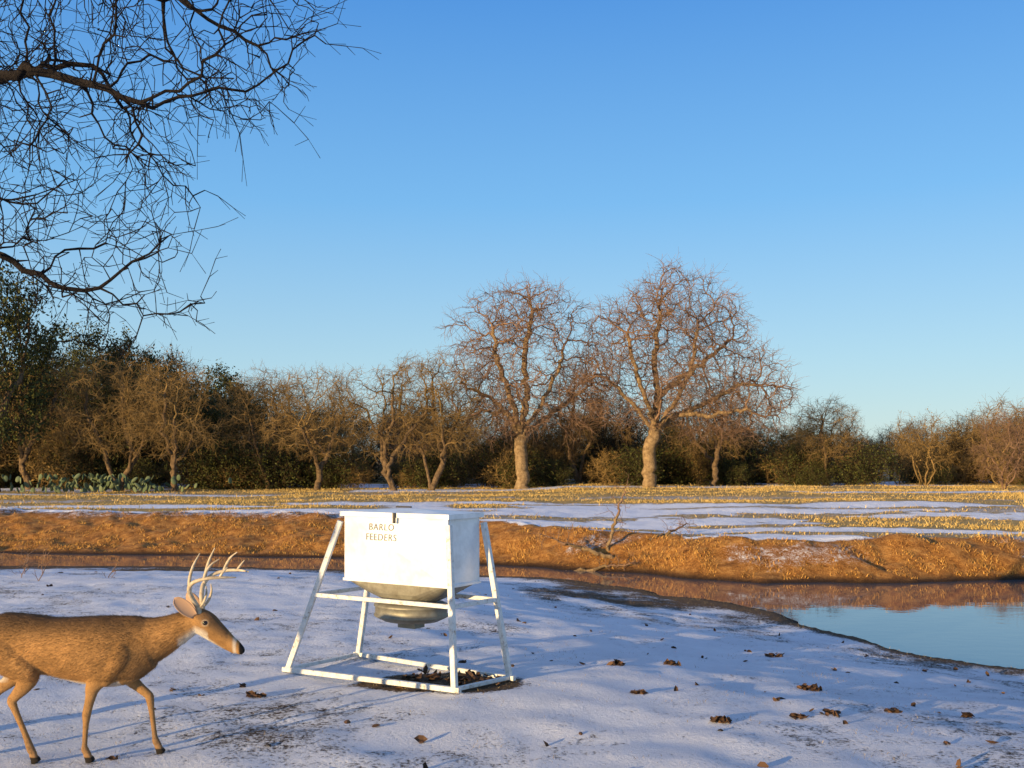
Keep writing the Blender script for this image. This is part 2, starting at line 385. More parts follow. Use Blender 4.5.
for s in range(2):
    r=np.random.default_rng(150+s)
    A=ellipsoid_pts(r,220,(0,0,1.1),(1.6,1.4,1.1),.1); A=A[A[:,2]>.2]
    trs=[[(0,0,-.2),(r.normal()*.3,r.normal()*.3,.4)] for _ in range(4)]
    P,pr=grow(160+s,trs,A,.2,1.2,.28,jit=.45)
    shr.append(tree_mesh('shrub_mesh',s,P,pr,.05,.009,(M_bark2,(M_twig2,M_twig3)[s],(M_leaf_dry,M_leaf_ev)[s]),twigs=3,tl=.6,tr=.010,thr=.05,leaves=(.06,.25)[s],lsize=.05,lspread=.12))
wood=empty('distant_woodland')
prof_px=[-400,0,150,200,350,450,600,800,880,930,965,1024,1500]
prof_py=[325,332,340,362,380,384,388,402,420,420,400,400,388]
def top_h(x,y):
    b=512+1000*x/y; return (463-np.interp(b,prof_px,prof_py))*y/1000.+1.5
rr=random.Random(5)
def put(mesh,name,x,y,h,base,wscale=None):
    o=bpy.data.objects.new(name,mesh); s=h/base; w=s if wscale is None else wscale
    o.location=(x,y,tz(x,y)-.05); o.scale=(w,w,s); o.rotation_euler=(0,0,rr.random()*6.28); link(o,wood)
for y,n in ((58,23),(63,26),(69,28),(76,30),(86,34)):
    for q in range(n):
        x=(-.66+1.32*(q+rr.random())/n)*y; h=top_h(x,y)*(.60+.42*rr.random())
        if abs(x)<15 and y<60: h*=.7
        leftside = x/y<-.25
        if (leftside and rr.random()<.36) or rr.random()<.14: put(ever[rr.randrange(3)],'live_oak',x,y+rr.random()*4,h*(1 if leftside else .75),8.,h/8.*(.8+.3*rr.random()))
        else:
            v=rr.choice((0,1,2,3,4)) if y<60 else rr.choice((1,3,1,3,0,4))
            put(brush[v],'brush_tree',x,y+rr.random()*4,h,6.2,h/6.2*(.8+.3*rr.random()))
for q in range(175):
    y=56+rr.random()**1.5*24; x=(-.60+1.20*rr.random())*y; put(shr[0 if rr.random()<.3 else 1],'shrub',x,y,1.3+1.9*rr.random(),2.2)
for (x,y,h) in [(24.5,50,4.2),(27.5,49,5.0),(30.5,47,4.6),(23,56,4.6),(32,51,5.4),(27,55,5.2)]:
    put(brush[rr.choice((0,2,4,1))],'brush_tree',x,y,h,6.2)
for (x,y,s,v) in [(-26.0,50,1.45,0),(-24.5,57,1.22,1),(-29.5,49,1.3,1),(-21.8,58,1.15,0)]:
    o=link(bpy.data.objects.new('live_oak_tree',ever[v])); o.location=(x,y,tz(x,y)); o.scale=(s*.75,s*.75,s); o.rotation_euler=(0,0,x)

# overhanging tree in the foreground
r=np.random.default_rng(37)
A=np.concatenate([ellipsoid_pts(r,560,(-2.2,5.4,4.15),(1.3,.9,.58)),ellipsoid_pts(r,190,(-2.4,5.4,3.45),(.78,.6,.52)),ellipsoid_pts(r,80,(-2.2,5.4,2.80),(.62,.4,.32)),
   ellipsoid_pts(r,350,(-4.6,5.4,5.2),(2.2,2.2,1.7))])
trs=[[(-4.9,5.6,-.3),(-4.75,5.55,1.4),(-4.3,5.5,2.6),(-3.5,5.45,3.15),(-2.9,5.4,3.2)],[(-3.5,5.45,3.15),(-2.8,5.3,2.95),(-2.3,5.3,2.7)],[(-4.5,5.5,2.2),(-4.5,5.7,3.4),(-3.3,5.6,4.5),(-2.5,5.7,4.55),(-1.9,5.6,4.4)],[(-3.9,5.5,3.0),(-3.1,5.2,3.8),(-2.4,5.1,3.8),(-1.9,5.1,3.65)],[(-4.0,5.5,2.9),(-3.2,5.8,4.0),(-2.5,5.9,4.15)]]
P,pr=grow(33,trs,A,.075,.7,.11,jit=.45,trop=(.10,0,-.04))
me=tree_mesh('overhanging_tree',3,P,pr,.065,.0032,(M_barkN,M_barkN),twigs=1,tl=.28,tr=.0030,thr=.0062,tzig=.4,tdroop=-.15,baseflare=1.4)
link(bpy.data.objects.new('overhanging_tree',me))

# ------------------------------------------------------------------ grass
def blades(name, x, y, h, w, mat, seed, bend=.5):
    r=np.random.default_rng(seed); n=len(x); z=terrain(x,y)-.01
    a=r.random(n)*6.283; t=np.stack([np.cos(a),np.sin(a),np.zeros(n)],1); b=r.random(n)*6.283
    ln=np.stack([np.cos(b),np.sin(b),np.zeros(n)],1)*(bend*(.3+r.random(n))*h)[:,None]
    p=np.stack([x,y,z],1); up=np.zeros((n,3)); up[:,2]=h
    V=np.stack([p-t*w[:,None],p+t*w[:,None],p+t*w[:,None]*.6+up*.6+ln*.4,p-t*w[:,None]*.6+up*.6+ln*.4,p+up*.95+ln],1).reshape(-1,3)
    i=np.arange(n)*5; F4=np.stack([i,i+1,i+2,i+3],1); F3=np.stack([i+3,i+2,i+4],1)
    me=make_mesh(name,V,[F4,F3],[mat],smooth=False); return link(bpy.data.objects.new(name,me))
def scatter(n,xl,xh,yl,yh,seed,fn):
    r=np.random.default_rng(seed); y=yl+(yh-yl)*r.random(n)**1.2; x=xl+(xh-xl)*r.random(n)
    s,b,nr,sd=zones(x,y); keep=r.random(n)<fn(x,y,s,b,nr,sd); return x[keep],y[keep]
x,y=scatter(520000,-34,34,22,58,1,lambda x,y,s,b,nr,sd:(sd>.3)*(1-nr)*(1-b)*np.clip(1-1.9*s,0,1)*(np.abs(x)<y*.58)*(.06+ss(vn(x*.4,y,.9,33)+.5*(vn(x,y,.35,36)-.5),.36,.68)))
r=np.random.default_rng(2); blades('dry_grass',x,y,(.03+.07*r.random(len(x))+.12*(r.random(len(x))<.03))*(.5+vn(x,y,1.5,37)),.008+.009*r.random(len(x)),M_grass,3,bend=1.)
x,y=scatter(260000,-20,16,19,34,4,lambda x,y,s,b,nr,sd:(sd>.15)*(1-nr)*b*np.clip(1-1.3*s,0,1)*ss(vn(x,y,.35,34)+.5*(vn(x,y,1.4,38)-.5),.40,.62))
blades('bank_grass',x,y,(.03+.08*r.random(len(x)))*(.5+.8*vn(x,y,.5,39)),.005+.007*r.random(len(x)),M_grass2,5,bend=1.)
x,y=scatter(190000,-9,9,4.5,22,6,lambda x,y,s,b,nr,sd:(sd>.1)*nr*(.018+.5*ss(vn(x,y,.3,35),.64,.88)+.9*np.clip(.62-s,0,1)))
blades('grass_tufts_in_snow',x,y,.010+.028*r.random(len(x)),.0012+.0014*r.random(len(x)),M_grass3,7,bend=1.3)

# leaf clumps lying on the snow
def clump(cx,cy,size,n,r):
    P=[];F=[]
    for q in range(n):
        a=r.random()*6.28; rad=size*r.random()**.6; c=np.array([cx+math.cos(a)*rad,cy+math.sin(a)*rad*.8,0.]); c[2]=tz(c[0],c[1])+.006+size*.45*r.random()*(1-rad/size)
        L=.02+.028*r.random(); u=nrm(r.normal(size=3)*np.array([1,1,.5])); v=nrm(np.cross(u,r.normal(size=3)*np.array([.4,.4,1]))); nn=np.cross(u,v)
        o=len(P)
        for s,w,hh in ((-1,0,.25),(-.4,.5,0),(.3,.55,0),(1,0,.3)):
            if w==0: P.append(c+u*L*s+nn*L*hh)
            else: P.append(c+u*L*s+v*L*w+nn*L*.25); P.append(c+u*L*s+nn*L*-.05); P.append(c+u*L*s-v*L*w+nn*L*.25)
        F+= [(o,o+1,o+2),(o,o+2,o+3)]; 
        F+= [(o+1,o+4,o+5),(o+1,o+5,o+2),(o+2,o+5,o+6),(o+2,o+6,o+3),(o+4,o+7,o+5),(o+5,o+7,o+6)]
    return P,F
r=np.random.default_rng(9); Vs=[];Fs=[]
spots=[(.96,9.1,.07,30),(1.5,9.35,.07,26),(1.0,7.86,.05,18),(1.45,6.95,.065,26),(2.05,7.15,.05,18),(2.5,8.4,.09,30),(2.3,7.2,.07,12),(-2.0,7.8,.06,26),(2.85,7.5,.05,12),(3.4,7.45,.05,12),(2.9,11,.1,20),(-.75,8.4,.2,40),(-.3,8.2,.25,40)]
for _ in range(120):
    y=5.+13*r.random()**1.3; x=(-.55+1.1*r.random())*y; spots.append((x,y,.02+.02*r.random(),r.integers(1,3)))
for (a,b,s,n) in spots:
    if float(pond(np.array([a]),np.array([b]))[0][0])<.3: continue
    P_,F_=clump(a,b,s,int(n),r); o=sum(len(v) for v in Vs); Vs.append(np.array(P_)); Fs.append(np.array(F_)+o)
me=make_mesh('fallen_leaves',np.concatenate(Vs),[np.concatenate(Fs)],[M_leaf_brown],smooth=False); link(bpy.data.objects.new('fallen_leaves',me))

# dead branches on the far bank + low dead weeds
def dead_branch(name,x,y,H,lean,seed,R=.03,natt=60,mat=(M_bark,M_twig)):
    r=np.random.default_rng(seed); A=ellipsoid_pts(r,natt,(lean[0]*.7,lean[1]*.7,H*.6),(H*.25,H*.2,H*.45)); A=A[A[:,2]>.05]
    P,pr=grow(seed,[[(0,0,-.1),(lean[0]*.5,lean[1]*.5,H*.45),(lean[0],lean[1],H)]],A,.09,.8,.14,jit=.4)
    me=tree_mesh(name,seed,P,pr,R,.006,mat,twigs=1,tl=.2,tr=.005,thr=.02,baseflare=.1)
    o=link(bpy.data.objects.new(name,me)); o.location=(x,y,tz(x,y)); return o
dead_branch('dead_branch',2.15,22.9,1.6,(.5,.2),201,.04,14)
o=dead_branch('dead_branch',2.2,22.6,1.7,(.2,.2),202,.05,80); o.rotation_euler=(0,-1.35,.2)
o=dead_branch('dead_branch',1.2,22.3,1.6,(.2,.1),203,.04,60); o.rotation_euler=(0,1.3,-.2)
o=dead_branch('dead_branch',3.2,22.9,1.4,(.2,.1),204,.04,50); o.rotation_euler=(0,1.2,.6)
for q,(x,y,h) in enumerate([(-7.6,15.5,.35),(-7.2,15.2,.3),(-6.3,15.6,.22),(-3.9,25.9,.5),(-8.,16.3,.3),(-9.2,19.5,.4),(-10.4,20.2,.35)]):
    dead_branch('dead_weed',x,y,h,(.08,.05),210+q,.008,40)
# prickly pear
pp=empty('prickly_pear_cactus',(-20.8,50.5,tz(-20.8,50.5)))
Vs=[];Fs=[];off=0; r=np.random.default_rng(77)
for q in range(170):
    c=np.array([r.normal()*2.4,r.normal()*.7,.12+.75*r.random()**1.3]); a=r.random()*3.14; u=np.array([math.cos(a),math.sin(a),0]); up=nrm(np.array([r.normal()*.4,r.normal()*.4,1.])); nn=nrm(np.cross(u,up))
    th=np.linspace(0,6.283,13)[:-1]; ring=lambda s,d:[c+u*.12*s*math.cos(t)+up*.17*s*math.sin(t)+nn*d for t in th]
    vv=np.array(ring(.85,-.015)+ring(1,0)+ring(.85,.015)+[c-nn*.02,c+nn*.02]); j=np.arange(12); k2=(j+1)%12
    Vs.append(vv); Fs.append(np.concatenate([np.stack([j,k2,12+k2,12+j],1),np.stack([12+j,12+k2,24+k2,24+j],1),np.stack([j,k2,np.full(12,36),np.full(12,36)],1)[:,[1,0,2,2]]*1,np.stack([24+j,24+k2,np.full(12,37),np.full(12,37)],1)])+off); off+=len(vv)
F=np.concatenate(Fs); q4=F[F[:,2]!=F[:,3]]; q3=F[F[:,2]==F[:,3]][:,:3]
me=make_mesh('pads',np.concatenate(Vs),[q4,q3],[M_cactus]); link(bpy.data.objects.new('pads',me),pp)

# ------------------------------------------------------------------ feeder
k=NT('galvanised_sheet'); o_=k.obj(); f=k.noise(14,5,.6,o_)
vor=k.node('ShaderNodeTexVoronoi'); vor.inputs['Scale'].default_value=38; k.l.new(o_,vor.inputs['Vector'])
f3=k.noise(2.2,4,.6,o_)
base=k.ramp(f,[(.3,(.78,.78,.77)),(.7,(.90,.90,.89))])
base=k.mix(k.ramp(f3,[(.50,(0,0,0)),(.60,(.45,.45,.45))]),base,(.55,.53,.49))
k.color(k.mix(k.math('MULTIPLY',vor.outputs['Color'],.15),base,(.55,.55,.55)))
k.set(Metallic=.2,Roughness=.34); k.bump(k.noise(3,2,.5,o_),.2,.025); M_galv=k.m
k=NT('white_painted_steel'); o_=k.obj(); f=k.noise(22,6,.7,o_); k.color(k.ramp(f,[(.32,(.26,.17,.10)),(.42,(.62,.60,.55)),(.7,(.78,.77,.73))])); k.set(Roughness=.5); M_white=k.m
k=NT('dull_hopper_steel'); o_=k.obj(); f=k.noise(10,5,.7,o_); k.color(k.ramp(f,[(.3,(.17,.15,.11)),(.7,(.32,.30,.23))])); k.set(Metallic=.5,Roughness=.55); M_dull=k.m
k=NT('dark_latch'); k.color((.04,.035,.03)); k.set(Roughness=.5); M_dark=k.m
fe=empty('deer_feeder',(0,0,0))
U=np.array([.845,-.535,0.]); U/=np.linalg.norm(U); Wv=np.array([-U[1],U[0],0.]); Zv=np.array([0,0,1.])
C0=np.array([-.86,8.53,0.])  # hopper centre
HU,HV=.55,.225
def W(u,v,z): return C0+U*u+Wv*v+Zv*z
def beam(name,a,b,w=.04,mat=M_white,round_=False,parent=fe):
    a=np.array(a,float);b=np.array(b,float); d=nrm((b-a)[None])[0]
    s=np.cross(d,[0,0,1.]) if abs(d[2])<.95 else np.cross(d,U); s=nrm(s[None])[0]; t=np.cross(s,d)
    kk=12 if round_ else 8
    if round_: offs=[(math.cos(q*6.2832/kk)*w/2,math.sin(q*6.2832/kk)*w/2) for q in range(kk)]
    else:
        h=w/2;c=h*.78; offs=[(h,c),(c,h),(-c,h),(-h,c),(-h,-c),(-c,-h),(c,-h),(h,-c)]
    V=[a+s*p+t*q for p,q in offs]+[b+s*p+t*q for p,q in offs]; F=[(j,(j+1)%kk,kk+(j+1)%kk,kk+j) for j in range(kk)]
    me=bpy.data.meshes.new(name); me.from_pydata([tuple(v) for v in V],[],F+[tuple(range(kk))[::-1],tuple(range(kk,2*kk))]); me.materials.append(mat)
    return link(bpy.data.objects.new(name,me),parent)
def pm(name,V,F,mat,parent=fe,smooth=False,solid=0.):
    me=bpy.data.meshes.new(name); me.from_pydata([tuple(map(float,v)) for v in V],[],F); me.materials.append(mat)
    if smooth:
        for p in me.polygons: p.use_smooth=True
    o=link(bpy.data.objects.new(name,me),parent)
    if solid:
        m=o.modifiers.new('s','SOLIDIFY'); m.thickness=solid; m.offset=0
    return o
ZT,ZB=1.375,.80
# panels with cross-break creases
DEP=.026
def panel(name,c,du,hu,n,hz0,hz1,depth=.02):
    zc=(hz0+hz1)/2; cn=[c-du*hu+Zv*hz0,c+du*hu+Zv*hz0,c+du*hu+Zv*hz1,c-du*hu+Zv*hz1,c+n*depth+Zv*zc]
    return pm(name,cn,[(0,1,4),(1,2,4),(2,3,4),(3,0,4)],M_galv)
panel('front_panel',W(0,-HV,0),U,HU,-Wv,ZB,ZT,DEP); panel('back_panel',W(0,HV,0),U,HU,Wv,ZB,ZT)
panel('end_panel',W(HU,0,0),Wv,HV,U,ZB,ZT,.012); panel('end_panel',W(-HU,0,0),Wv,HV,-U,ZB,ZT,.012)
for (a,b) in (((-HU,-HV),(HU,-HV)),((HU,-HV),(HU,HV)),((HU,HV),(-HU,HV)),((-HU,HV),(-HU,-HV))):
    e=1.012; beam('hem',W(a[0]*e,a[1]*e,ZB),W(b[0]*e,b[1]*e,ZB),.022,M_galv)
lu,lv=HU+.03,HV+.03
V=[W(-lu,-lv,ZT+.01),W(lu,-lv,ZT+.01),W(lu,lv,ZT+.01),W(-lu,lv,ZT+.01),W(-lu,-lv,ZT-.03),W(lu,-lv,ZT-.03),W(lu,lv,ZT-.03),W(-lu,lv,ZT-.03),W(-lu*.2,0,ZT+.035),W(lu*.2,0,ZT+.035)]
pm('lid',V,[(0,1,9,8),(2,3,8,9),(1,2,9),(3,0,8),(0,4,5,1),(1,5,6,2),(2,6,7,3),(3,7,4,0)],M_galv)
beam('lid_latch',W(.03,-lv-.012,ZT+.012),W(.03,-lv-.012,ZT-.075),.022,M_dark)
beam('lid_handle',W(-.08,-.1,ZT+.055),W(.08,-.1,ZT+.055),.014,M_dark,True)
kk=28; rings=[]
def sup(t,a,b,e): 
    c,s=math.cos(t),math.sin(t); return (a*math.copysign(abs(c)**e,c), b*math.copysign(abs(s)**e,s))
prof=[(ZB-.01,HU-.01,HV-.01,.12),(ZB-.10,.40,.20,.5),(ZB-.17,.24,.17,.9),(ZB-.20,.15,.13,1.)]
V=[];F=[]
for z,a,b,e in prof:
    for q in range(kk): p=sup(q*2*math.pi/kk+.001,a,b,e); V.append(W(p[0],p[1],z))
for i_ in range(len(prof)-1):
    for q in range(kk): F.append((i_*kk+q,i_*kk+(q+1)%kk,(i_+1)*kk+(q+1)%kk,(i_+1)*kk+q))
pm('funnel',V,F,M_dull)
prof=[(.62,.10),(.615,.30),(.60,.335),(.585,.335),(.58,.325),(.52,.325),(.515,.335),(.50,.335),(.49,.315),(.46,.25),(.45,.12),(.445,.0)]
V=[];F=[]
for z,a in prof:
    for q in range(kk): V.append(W(.0+a*math.cos(q*2*math.pi/kk),a*.85*math.sin(q*2*math.pi/kk),z))
for i_ in range(len(prof)-1):
    for q in range(kk): F.append((i_*kk+q,i_*kk+(q+1)%kk,(i_+1)*kk+(q+1)%kk,(i_+1)*kk+q))
pm('spinner_housing',V,F,M_dull,smooth=True)
beam('drop_tube',W(0,0,.63),W(0,0,.60),.2,M_dull,True)
A_=(-1.95,8.70);B_=(-.45,7.83);C_=(-.02,8.28);D_=(-1.43,9.32)
def foot(p): return np.array([p[0],p[1],tz(*p)+.03])
tops={'A':W(-HU-.03,-HV-.02,1.30),'B':W(HU+.03,-HV-.03,1.30),'C':W(HU+.03,HV+.02,1.30),'D':W(-HU-.03,HV+.02,1.30)}
feet={'A':foot(A_),'B':foot(B_),'C':foot(C_),'D':foot(D_)}
for q in 'ABCD': beam('leg_'+q.lower(),feet[q],tops[q],.046)
def on(q,z): 
    t=(z-feet[q][2])/(tops[q][2]-feet[q][2]); return feet[q]*(1-t)+tops[q]*t
def ext(a,b,m=.05):
    d=nrm((b-a)[None])[0]; return a-d*m,b+d*m
beam('front_skid',*ext(feet['A'],feet['B']),.042); beam('back_skid',*ext(feet['D'],feet['C']),.038)
beam('side_skid',feet['B']+Zv*.003,feet['C']+Zv*.003,.032); beam('side_skid',feet['A']+Zv*.003,feet['D']+Zv*.003,.032)
for a,b in ('AB','BC','DC','AD'): beam('mid_rail',on(a,.66),on(b,.66),.034)
def label(txt,u,z,size):
    cu=bpy.data.curves.new('lettering','FONT'); cu.body=txt; cu.size=size; cu.align_x='CENTER'; cu.extrude=.0; cu.space_character=1.15
    to=bpy.data.objects.new('tmp',cu); col.objects.link(to); dg=bpy.context.evaluated_depsgraph_get(); dg.update()
    me=bpy.data.meshes.new_from_object(to.evaluated_get(dg)); bpy.data.objects.remove(to)
    zc=(ZT+ZB)/2; hz=(ZT-ZB)/2
    for v in me.vertices:
        uu=u+v.co.x; zz=z+v.co.y; dep=DEP*(1-max(abs(uu)/HU,abs(zz-zc)/hz)); v.co=Vector(W(uu,-HV-dep-.005,zz))
    me.materials.clear(); me.materials.append(M_let); o=bpy.data.objects.new('lettering',me); link(o,fe)
k=NT('lettering_grey'); k.color((.16,.15,.14)); k.set(Roughness=.6); M_let=k.m
label('BARLO',-.13,1.235,.08); label('FEEDERS',-.13,1.15,.08)
V=[W(u,v,z) for z in (.445,.40) for u,v in ((-.09,-.07),(.09,-.07),(.09,.07),(-.09,.07))]
pm('motor_box',V,[(0,1,2,3),(7,6,5,4),(0,4,5,1),(1,5,6,2),(2,6,7,3),(3,7,4,0)],M_dull)

# ------------------------------------------------------------------ deer
DX,DY=-2.554,6.2
deer=empty('white_tailed_deer',(DX,DY,tz(DX,DY)-.0))
def catmull(P,m=7):
    P=np.array(P,float); Q=np.vstack([2*P[0]-P[1],P,2*P[-1]-P[-2]]); out=[]
    for i in range(1,len(Q)-2):
        for t in np.linspace(0,1,m,endpoint=False):
            p0,p1,p2,p3=Q[i-1:i+3]; out.append(.5*((2*p1)+(-p0+p2)*t+(2*p0-5*p1+4*p2-p3)*t*t+(-p0+3*p1-3*p2+p3)*t**3))
    out.append(P[-1]); return np.array(out)
LV=[];LF=[]
def loft(P,m=7,kk=20,egg=0.):
    """P rows: x,y,z, r_lateral, r_vertical"""
    Q=catmull(P,m); n=len(Q); T=np.gradient(Q[:,:3],axis=0); T=nrm(T); o=sum(len(v) for v in LV)
    V=[];th=np.arange(kk)*2*math.pi/kk
    def ring(c,t,ra,rb):
        lat=np.array([0,1.,0]); lat=lat-t*lat.dot(t); lat/=np.linalg.norm(lat); up=np.cross(t,lat)
        w = 1+egg*np.sin(th)
        return c+np.outer(np.cos(th)*w,lat)*ra+np.outer(np.sin(th),up)*rb
    for s,f in ((.95,.25),(.75,.6),(.4,.9)): V.append(ring(Q[0,:3]-T[0]*s*min(Q[0,3],Q[0,4]),T[0],max(Q[0,3],.001)*f,Q[0,4]*f))
    for i in range(n): V.append(ring(Q[i,:3],T[i],max(Q[i,3],.003),max(Q[i,4],.003)))
    for s,f in ((.4,.9),(.75,.6),(.95,.25)): V.append(ring(Q[-1,:3]+T[-1]*s*min(Q[-1,3],Q[-1,4]),T[-1],Q[-1,3]*f,Q[-1,4]*f))
    m_=len(V); V=np.concatenate(V); c0=V[:kk].mean(0);c1=V[-kk:].mean(0)
    F=[[o+i*kk+j,o+i*kk+(j+1)%kk,o+(i+1)*kk+(j+1)%kk,o+(i+1)*kk+j] for i in range(m_-1) for j in range(kk)]
    LV.append(np.vstack([V,c0,c1])); a=o+len(V)
    F+=[[o+(j+1)%kk,o+j,a] for j in range(kk)]+[[a+1,o+(m_-1)*kk+j,o+(m_-1)*kk+(j+1)%kk] for j in range(kk)]
    LF.extend(F)
# trunk
loft([(-.70,0,.755,.10,.12),(-.60,0,.735,.145,.165),(-.46,0,.715,.155,.175),(-.28,0,.690,.160,.180),(-.10,0,.670,.170,.205),(.06,0,.660,.160,.220),(.18,0,.672,.13,.205),(.27,0,.69,.10,.165)],kk=28)
# neck and head
loft([(.10,0,.70,.11,.18),(.25,0,.715,.095,.165),(.35,0,.740,.083,.135),(.44,0,.778,.072,.108),(.53,0,.82,.062,.088),(.60,0,.85,.054,.066)])
loft([(.565,0,.862,.045,.052),(.605,0,.855,.060,.072),(.655,0,.832,.062,.074),(.70,0,.797,.053,.066),(.75,0,.759,.042,.054),(.80,0,.720,.035,.043),(.845,0,.685,.032,.037),(.872,0,.664,.027,.028)])
loft([(.62,0,.792,.040,.030),(.69,0,.748,.034,.028),(.77,0,.697,.026,.022),(.835,0,.660,.022,.018)])
loft([(.655,0,.885,.030,.018),(.70,0,.86,.026,.014)])
for s in (-1,1):
    loft([(.640,s*.046,.858,.016,.018),(.690,s*.045,.838,.014,.014)],4)   # brow
    loft([(.16,s*.07,.74,.05,.06),(.15,s*.085,.66,.065,.09),(.10,s*.09,.57,.055,.075),(.06,s*.09,.50,.04,.05)])
    loft([(-.60,s*.07,.78,.06,.09),(-.55,s*.085,.69,.085,.13),(-.48,s*.09,.61,.075,.11),(-.42,s*.09,.55,.055,.07)])
# legs
loft([(.07,-.09,.56,.05,.075),(.00,-.095,.465,.036,.048),(-.02,-.095,.39,.025,.031),(-.038,-.095,.315,.022,.027),(-.043,-.095,.29,.023,.027),(-.048,-.095,.22,.016,.018),(-.055,-.095,.11,.0145,.0165),(-.052,-.095,.075,.019,.023),(-.032,-.095,.042,.017,.020)],5)
loft([(.10,.09,.56,.05,.075),(.145,.09,.475,.036,.048),(.205,.09,.42,.026,.033),(.262,.09,.372,.022,.027),(.275,.09,.350,.023,.027),(.288,.09,.26,.016,.018),(.306,.09,.12,.0145,.0165),(.314,.09,.078,.019,.023),(.335,.09,.042,.017,.020)],5)
loft([(-.47,-.10,.62,.07,.11),(-.40,-.105,.535,.055,.075),(-.425,-.10,.465,.036,.05),(-.475,-.098,.405,.023,.033),(-.497,-.098,.372,.022,.030),(-.475,-.098,.31,.017,.021),(-.42,-.098,.18,.0155,.018),(-.385,-.098,.085,.020,.024),(-.362,-.098,.045,.018,.021)],5)
loft([(-.56,.10,.62,.07,.11),(-.53,.105,.535,.055,.075),(-.60,.10,.465,.036,.05),(-.675,.098,.40,.023,.033),(-.71,.098,.36,.022,.030),(-.715,.098,.29,.017,.021),(-.735,.098,.17,.0155,.018),(-.75,.098,.085,.020,.024),(-.732,.098,.045,.018,.021)],5)
for (hx,hy) in ((-.032,-.095),(.335,.09),(-.362,-.098),(-.732,.098)):
    for s in (-1,1):
        loft([(hx-.015,hy+s*.008,.045,.010,.016),(hx+.004,hy+s*.011,.022,.012,.024),(hx+.012,hy+s*.012,.006,.013,.030)],4,12)
loft([(-.76,0,.80,.035,.035),(-.81,0,.74,.045,.035),(-.83,0,.64,.045,.03),(-.825,0,.56,.02,.015)],5)
me=bpy.data.meshes.new('tmpdeer'); me.from_pydata([tuple(v) for v in np.concatenate(LV)],[],LF)
to=bpy.data.objects.new('tmpdeer',me); col.objects.link(to)
m=to.modifiers.new('r','REMESH'); m.mode='VOXEL'; m.voxel_size=.0065; m.use_smooth_shade=True
m=to.modifiers.new('s','SMOOTH'); m.factor=.5; m.iterations=5
dg=bpy.context.evaluated_depsgraph_get(); dg.update(); body=bpy.data.meshes.new_from_object(to.evaluated_get(dg)); bpy.data.objects.remove(to)
body.name='body'; n=len(body.vertices); co=np.zeros(n*3,dtype=np.float32); body.vertices.foreach_get('co',co); co=co.reshape(-1,3)
no=np.zeros(n*3,dtype=np.float32); body.vertices.foreach_get('normal',no); no=no.reshape(-1,3)
def deercol(p,nn):
    x,y,z=p[:,0],p[:,1],p[:,2]; q=vn(x+y,z,.05,70)[:,None]; q2=vn(x*1.5+y,z,.16,71)[:,None]
    c=np.array([.37,.195,.070])*(.62+.38*q+.38*q2)
    def lay(c,m,colr): m=np.clip(m,0,1)[:,None]; return c*(1-m)+np.array(colr)*m
    c=lay(c,.85*ss(z+.03*q[:,0],.75,.88)*(x<.3),(.12,.070,.036))
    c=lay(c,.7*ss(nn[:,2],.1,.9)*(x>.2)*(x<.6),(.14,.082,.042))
    c=lay(c,.5*ss(x,.12,.30)*(1-ss(x,.36,.48))*(1-ss(z,.62,.75)),(.15,.09,.046))
    c=lay(c,.75*(1-ss(z,.47,.55))*(x>-.45)*(x<.15)*(np.abs(y)<.085)*ss(-nn[:,2],.1,.7),(.62,.56,.47))
    leg=(1-ss(z,.40,.50)); c=lay(c,leg*.5,(.38,.215,.09)); c=lay(c,.4*(1-ss(z,.10,.2)),(.2,.13,.08))
    c=lay(c,.8*ss(-nn[:,0],-.1,.6)*(x<-.60)*(z>.45)*(np.abs(y)<.12),(.6,.53,.45))
    hd=x>.56
    axis=.862-(x-.6)*.74
    c=lay(c,.9*ss(-nn[:,2],.15,.7)*(x>.50)*(x<.68),(.72,.67,.58))
    c=lay(c,hd*.6*ss(z-axis,-.0,.05)*(x<.80),(.11,.068,.042))
    c=lay(c,hd*.7*ss(axis-z,.050,.068)*(x>.62),(.62,.56,.47))
    c=lay(c,.7*ss(x,.822,.838)*(1-ss(x,.845,.855)),(.60,.54,.46))
    c=lay(c,1.*ss(x,.862,.872)*ss(z-axis,-.035,-.02),(.015,.013,.012))
    d=np.hypot(x-.668,z-.842)
    c=lay(c,hd*.5*(1-ss(d,.019,.026))*(np.abs(y)>.03),(.45,.37,.27))
    c=lay(c,1-ss(z,.030,.038),(.02,.016,.013))
    c=lay(c,.6*(np.abs(z-.66+(x-.75)*.8+.017)<.005)*(x>.74)*(x<.87),(.05,.03,.02))
    return c
cattr(body,'fur',deercol(co,no))
k=NT('deer_coat'); o_=k.obj(); cc=k.attr('fur','Color')
mp=k.node('ShaderNodeMapping'); mp.inputs['Scale'].default_value=(28,90,90); k.l.new(o_,mp.inputs[0]); f=k.noise(4,4,.7,mp.outputs[0])
g=k.node('ShaderNodeHueSaturation'); k.l.new(cc,g.inputs['Color']); k.l.new(k.math('MULTIPLY_ADD',f,1.1,.45),g.inputs['Value'])
k.color(g.outputs[0]); k.set(Roughness=.8); k.b.inputs['Specular IOR Level'].default_value=.15
k.bump(f,.6,.008); body.materials.clear(); body.materials.append(k.m); M_coat=k.m
link(bpy.data.objects.new('body',body),deer)
r=np.random.default_rng(3); N_=110000; idx=r.integers(0,n,N_); idx=idx[co[idx,2]>.06]; idx=idx[~((co[idx,0]>.80))]
idx=idx[np.hypot(co[idx,0]-.668,co[idx,2]-.842)>.022]
p=co[idx]; nn=no[idx]
flow=np.array([-1.,0,-.35]); legm=(p[:,2]<.5)[:,None]; fl=np.where(legm,np.array([-.1,0,-1.]),flow); hm=(p[:,0]>.55)[:,None]; fl=np.where(hm,np.array([-.8,0,.5]),fl)
